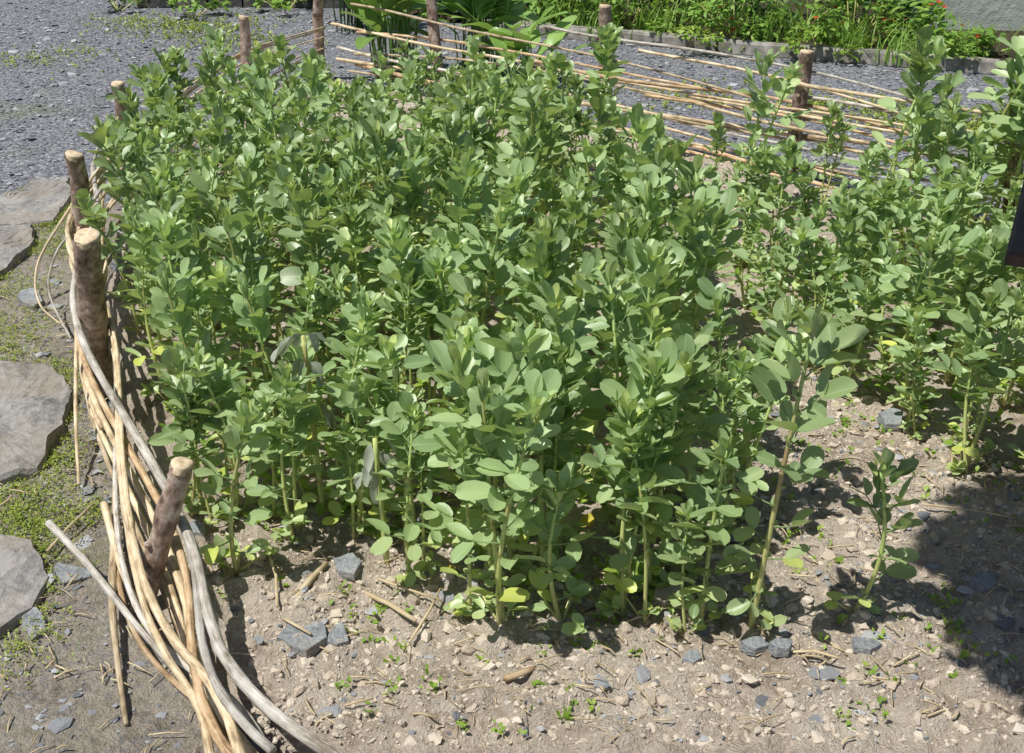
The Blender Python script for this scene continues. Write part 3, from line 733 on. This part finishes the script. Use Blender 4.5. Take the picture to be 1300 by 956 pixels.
def grass(name, pts, h, label, mat):
    mb = MB()
    for x, y in pts:
        a = R(0, 6.28); hh = h*R(.5, 1.2); d = sph(a, 0); w = R(.004, .008); rr = random.random(); sd = Vector((-d.y, d.x, 0))
        b0 = len(mb.v)
        for i in range(5):
            t = i/4; p = Vector((x, y, .03))+d*(hh*.55*t*t)+UP*(hh*(t-.25*t*t))
            for s in (-1, 1): mb.v.append(p+sd*(s*w*(1-t*.9))); mb.c.append((rr, t, .5))
        for i in range(4): e = b0+2*i; mb.f.append((e, e+1, e+3, e+2))
    return tag(link(name, mb.mesh(name), mat), label, 'grass', None, 'stuff')
gp = []
for i in range(38):
    t = R(.02, .95); c = K0+kd*(KL*t)+kn*R(-.06, .9)
    gp += [(c.x+random.gauss(0, .09), c.y+random.gauss(0, .09)) for _ in range(40)]
grass('grass', gp, .32, 'long bright green grass behind the edging logs', M['wild_leaf'])
fl = MB()
for k in range(6): leaflet(fl, Vector((0, 0, 0)), sph(k*1.05, .45), UP, .024, .018, .1, 0, random.random(), 2, 2)
FLOWER = fl.mesh('flower'); FLOWER.materials.append(M['petal'])
def shrub(loc, rx, rz_, n, lsz, mat, label, cat='shrub', flowers=0, name='leafy_shrub', group=None, wr=.5):
    root = thing(name, label, cat, loc, group, R(0, 6)); mb = MB(); st = MB()
    cl = []
    for i in range(max(6, n//45)):
        a = R(0, 6.28); rr = math.sqrt(random.random())*rx; z = R(.25, 1)*rz_*(1-.35*(rr/rx)**2)
        c = Vector((math.cos(a)*rr, math.sin(a)*rr, z)); cl.append(c)
        tube(st, [Vector((c.x*.2, c.y*.2, 0)), Vector((c.x*.6, c.y*.6, c.z*.5)), c], [.007, .005, .003], 5, R(0, 1))
    for i in range(n):
        c = random.choice(cl); q = c+Vector((random.gauss(0, rx*.17), random.gauss(0, rx*.17), random.gauss(0, rz_*.13))); q.z = max(q.z, .02)
        a = math.atan2(q.y, q.x)+R(-1, 1); l = R(*lsz)
        leaflet(mb, q, sph(a, R(-.5, .7)), UP+Vector((R(-.5, .5), R(-.5, .5), 0)), l, l*R(wr*.7, wr*1.2), .2, -.2, random.random(), 3, 2)
    link('stems', st.mesh('stems'), M['bean_stem'], root); link('foliage', mb.mesh('foliage'), mat, root)
    for i in range(flowers):
        o = link('flower', FLOWER, None, root)
        o.location = random.choice(cl)+Vector((random.gauss(0, rx*.15), random.gauss(0, rx*.15), R(.0, .1)))
        o.rotation_euler = (R(-.5, .5), R(-.5, .5), R(0, 6))
    return root
def big_leaf(px, n, L, label, mat='broad_leaf', up=(.2, .58)):
    p = at(*px); root = thing('large_leaved_plant', label, 'plant', (p.x, p.y, 0)); mb = MB()
    for i in range(n):
        a = i*2.4+R(-.5, .5); e = R(.3, 1.3); l = L*R(.55, 1.0); d = sph(a, e); q = Vector((R(-.14, .14), R(-.14, .14), 0))
        s_ = q+UP*R(*up)+d*R(.04, .12)
        tube(mb, [q, (q+s_)/2, s_], [.006, .005, .004], 5, .4, cap=False)
        leaflet(mb, s_, sph(a, e*.85), UP+sph(a+PI, 0)*R(.3, .9)+Vector((R(-.3, .3), R(-.3, .3), 0)), l, l*R(.42, .58), R(.1, .4), R(-.5, -.1), R(.1, .95), 8, 4, .9, .6, .06)
    link('leaves', mb.mesh('leaves'), M[mat], root)
big_leaf((498, 100), 38, .36, 'large leaved green plant left of the leaning back post')
big_leaf((612, 100), 40, .36, 'large leaved green plant right of the leaning back post')
big_leaf((672, 122), 16, .32, 'low broad leaved plant drooping over the loose rods at the back', 'broad_leaf', (.1, .32))
big_leaf((450, 40), 26, .34, 'dark broad leaved plant behind the corner post', 'dark_leaf')
def kp(t, o): return K0+kd*(KL*t)+kn*o
for t, o, rx, rz_, n, ls, mt, fl_, lab in [
    (.05, .35, .42, .55, 620, (.05, .11), 'wild_leaf', 14, 'leafy clump with orange red flowers at the left end of the far bed'),
    (.19, .42, .42, .5, 620, (.04, .09), 'wild_leaf', 20, 'flower clump with small red blooms behind the middle back post'),
    (.34, .34, .36, .46, 560, (.04, .08), 'wild_leaf', 6, 'mid green leafy clump in the middle of the far bed'),
    (.49, .30, .34, .46, 540, (.05, .09), 'wild_leaf', 16, 'leafy clump with red blooms above the straight reddish post'),
    (.60, .26, .28, .32, 400, (.04, .09), 'wild_leaf', 6, 'light green bushy clump left of the pale wall'),
    (.73, .22, .26, .22, 300, (.04, .08), 'dark_leaf', 2, 'low green clump below the pale wall'),
    (.12, 1.1, .6, .8, 700, (.06, .11), 'dark_leaf', 0, 'dark green shrub behind the orange red flowers'),
    (.27, 1.0, .5, .6, 600, (.06, .11), 'dark_leaf', 0, 'dark green shrub behind the small red blooms'),
    (.40, 1.05, .5, .7, 600, (.06, .11), 'dark_leaf', 0, 'dark green shrub behind the middle of the far bed'),
    (.50, .95, .32, .5, 400, (.06, .11), 'dark_leaf', 0, 'dark green shrub behind the red blooms on the right'),
    (-.05, .8, .5, .8, 560, (.06, .12), 'dark_leaf', 0, 'dark leafy shrub at the far left corner of the flower bed'),
    (.30, .0, .26, .18, 260, (.03, .06), 'weed', 0, 'low light green clump spilling over the edging logs'),
    (.46, .0, .28, .18, 260, (.03, .06), 'weed', 0, 'low light green clump between the two middle edging logs'),
    (.60, .0, .26, .18, 260, (.03, .06), 'wild_leaf', 0, 'low clump over the edging log right of the reddish post'),
    (.90, .3, .3, .35, 300, (.04, .08), 'wild_leaf', 0, 'green clump at the right end of the far bed')]:
    c = kp(t, o); shrub((c.x, c.y, .03), rx, rz_, n, ls, M[mt], lab, 'shrub', fl_)
for i, (x, y) in enumerate([(-1.2, 14.5), (.4, 15), (2.2, 15), (4.2, 14.5), (6.4, 13.5)]):
    shrub((x, y, 0), 1.3, 2.4, 1500, (.09, .16), M['dark_leaf'], 'dense dark hedge shrub far behind the flower bed, ' + ['leftmost', 'second from left', 'middle one', 'second from right', 'rightmost'][i], 'hedge', 0, 'hedge_shrub', 'hedge shrubs')
def box(mb, c, sx, sy, sz, rz=0, bev=.01, rnd=.5):
    b0 = len(mb.v); cs, sn = math.cos(rz), math.sin(rz)
    for z, k in ((0, 0), (sz-bev, 0), (sz, bev)):
        for ux, uy in ((-1, -1), (1, -1), (1, 1), (-1, 1)):
            x = ux*(sx/2-k); y = uy*(sy/2-k)
            mb.v.append((c[0]+x*cs-y*sn, c[1]+x*sn+y*cs, c[2]+z)); mb.c.append((rnd, x, y))
    for r in range(2):
        for j in range(4): a = b0+4*r+j; b = b0+4*r+(j+1) % 4; mb.f.append((a, b, b+4, a+4))
    mb.f.append((b0+8, b0+9, b0+10, b0+11)); mb.f.append((b0+3, b0+2, b0+1, b0))
w = thing('garden_wall', 'pale grey green rendered low wall at the upper right behind the far bed', 'wall', (0, 0, 0))
mb = MB(); box(mb, (4.35, 8.85, 0), 2.9, .18, .85, -.12); link('wall_face', mb.mesh('wall_face', False), M['pale_wall'], w)
mb = MB(); box(mb, (4.35, 8.85, .852), 3.0, .26, .06, -.12); link('coping', mb.mesh('coping', False), M['sleeper'], w)
stn = thing('stone_wall', 'low dark stone wall at the far left edge of the gravel', 'wall', (0, 0, 0))
for i in range(7):
    mb = MB(); box(mb, (-3.05+i*.30, 10.35+R(-.02, .02), 0), .285, .34, .32+R(-.03, .03), 0, .03); link('stone_block', mb.mesh('stone_block', False), M['wallstone'], stn)
    mb = MB(); box(mb, (-3.0+i*.30, 10.4+R(-.02, .02), .30), .28, .26, .30+R(-.03, .03), 0, .03); link('stone_block', mb.mesh('stone_block', False), M['wallstone'], stn)
for x, y, l in [(-1.9, 10.0, 'green tuft in front of the dark stone wall, right end'), (-2.6, 9.7, 'small green tuft in front of the dark stone wall, left part'), (-3.3, 10.0, 'weedy clump with orange flowers at the top left of the gravel')]:
    shrub((x, y, 0), .22, .2, 160, (.04, .08), M['wild_leaf'], l, 'plant', 8 if 'orange' in l else 0, 'weed_clump')

# ------------------------------------------------------------------ dark table at the right edge
p0 = at(1277, 318, .9); e = Vector((.425, .905, 0)).normalized()
tb = thing('garden_table', 'dark stained wooden table whose corner juts in at the right edge', 'table', (p0.x, p0.y, 0), None, math.atan2(e.y, e.x))
for i in range(6):
    mb = MB(); box(mb, (.5, -.065-.132*i, .872), 1.0, .128, .028, 0, .008, R(0, 1)); link('plank', mb.mesh('plank', False), M['dark_timber'], tb)
for x in (.25, .78):
    mb = MB(); box(mb, (x, -.45, .82), .07, .6, .050, 0, .006, R(0, 1)); link('crossbar', mb.mesh('crossbar', False), M['dark_timber'], tb)
for x in (.25, .78):
    mb = MB(); box(mb, (x, -.62, 0), .075, .075, .818, 0, .004, R(0, 1)); link('leg', mb.mesh('leg', False), M['dark_timber'], tb)

# ------------------------------------------------------------------ unseen foliage added right of the camera to shade the lower right corner
tr = thing('shadow_caster', 'unseen leafy shadow caster added beside the bed to shade its lower right corner', 'shadow_caster', (1.7, .5, 0))
mb = MB(); C0 = Vector((-1.27, .97, 2.55))
caster_trunk = [Vector((0, 0, -.1)), Vector((.03, 0, .6)), Vector((-.02, .04, 1.3)), Vector((-.25, .2, 1.95)), Vector((-.75, .5, 2.4))]
tube(mb, caster_trunk, [.075, .065, .055, .042, .03], 10, .3, .2)
for i in range(9):
    d = Vector((R(-.4, .4), R(-.4, .4), R(-.2, .3))); tube(mb, [Vector((-.25, .2, 1.95)), (Vector((-.25, .2, 1.95))+C0+d)/2, C0+d], [.022, .014, .006], 6)
link('caster_trunk', mb.mesh('caster_trunk'), M['bark'], tr)
mb = MB()
for i in range(3000):
    while True:
        q = Vector((R(-1, 1), R(-1, 1), R(-1, 1)))
        if q.length < 1: break
    q = Vector((q.x*.49, q.y*.56, q.z*.32)); l = R(.08, .13)
    leaflet(mb, C0+q, sph(R(0, 6.28), R(-.6, .5)), UP+Vector((R(-.5, .5), R(-.5, .5), 0)), l, l*.62, .2, -.1, random.random(), 3, 2)
link('caster_crown', mb.mesh('caster_crown'), M['dark_leaf'], tr)

# ------------------------------------------------------------------ camera and light
cam = bpy.data.cameras.new('camera'); co = bpy.data.objects.new('camera', cam); C.objects.link(co)
co.location = (0, 0, H); co.rotation_euler = (math.radians(90)-PITCH, 0, 0)
cam.sensor_width = 36; cam.lens = 36*F/1300; cam.clip_end = 400
bpy.context.scene.camera = co
s = Vector((-.42, -.22, 1.0)).normalized()
sun = bpy.data.lights.new('sun', 'SUN'); sun.energy = 5.0; sun.angle = math.radians(.53); sun.color = (1, .97, .90)
so = bpy.data.objects.new('sun', sun); C.objects.link(so); so.rotation_euler = (-s).to_track_quat('-Z', 'Y').to_euler(); so.location = (-2, -2, 8)
w = bpy.data.worlds.new('World'); bpy.context.scene.world = w; w.use_nodes = True
nt = w.node_tree; bg = nt.nodes['Background']
sky = nt.nodes.new('ShaderNodeTexSky'); sky.sky_type = 'NISHITA'; sky.sun_disc = False
sky.sun_elevation = math.asin(s.z); sky.sun_rotation = math.atan2(s.x, s.y)
nt.links.new(sky.outputs[0], bg.inputs[0]); bg.inputs[1].default_value = .075
vs = bpy.context.scene.view_settings
vs.view_transform = 'Standard'; vs.look = 'None'; vs.exposure = 0
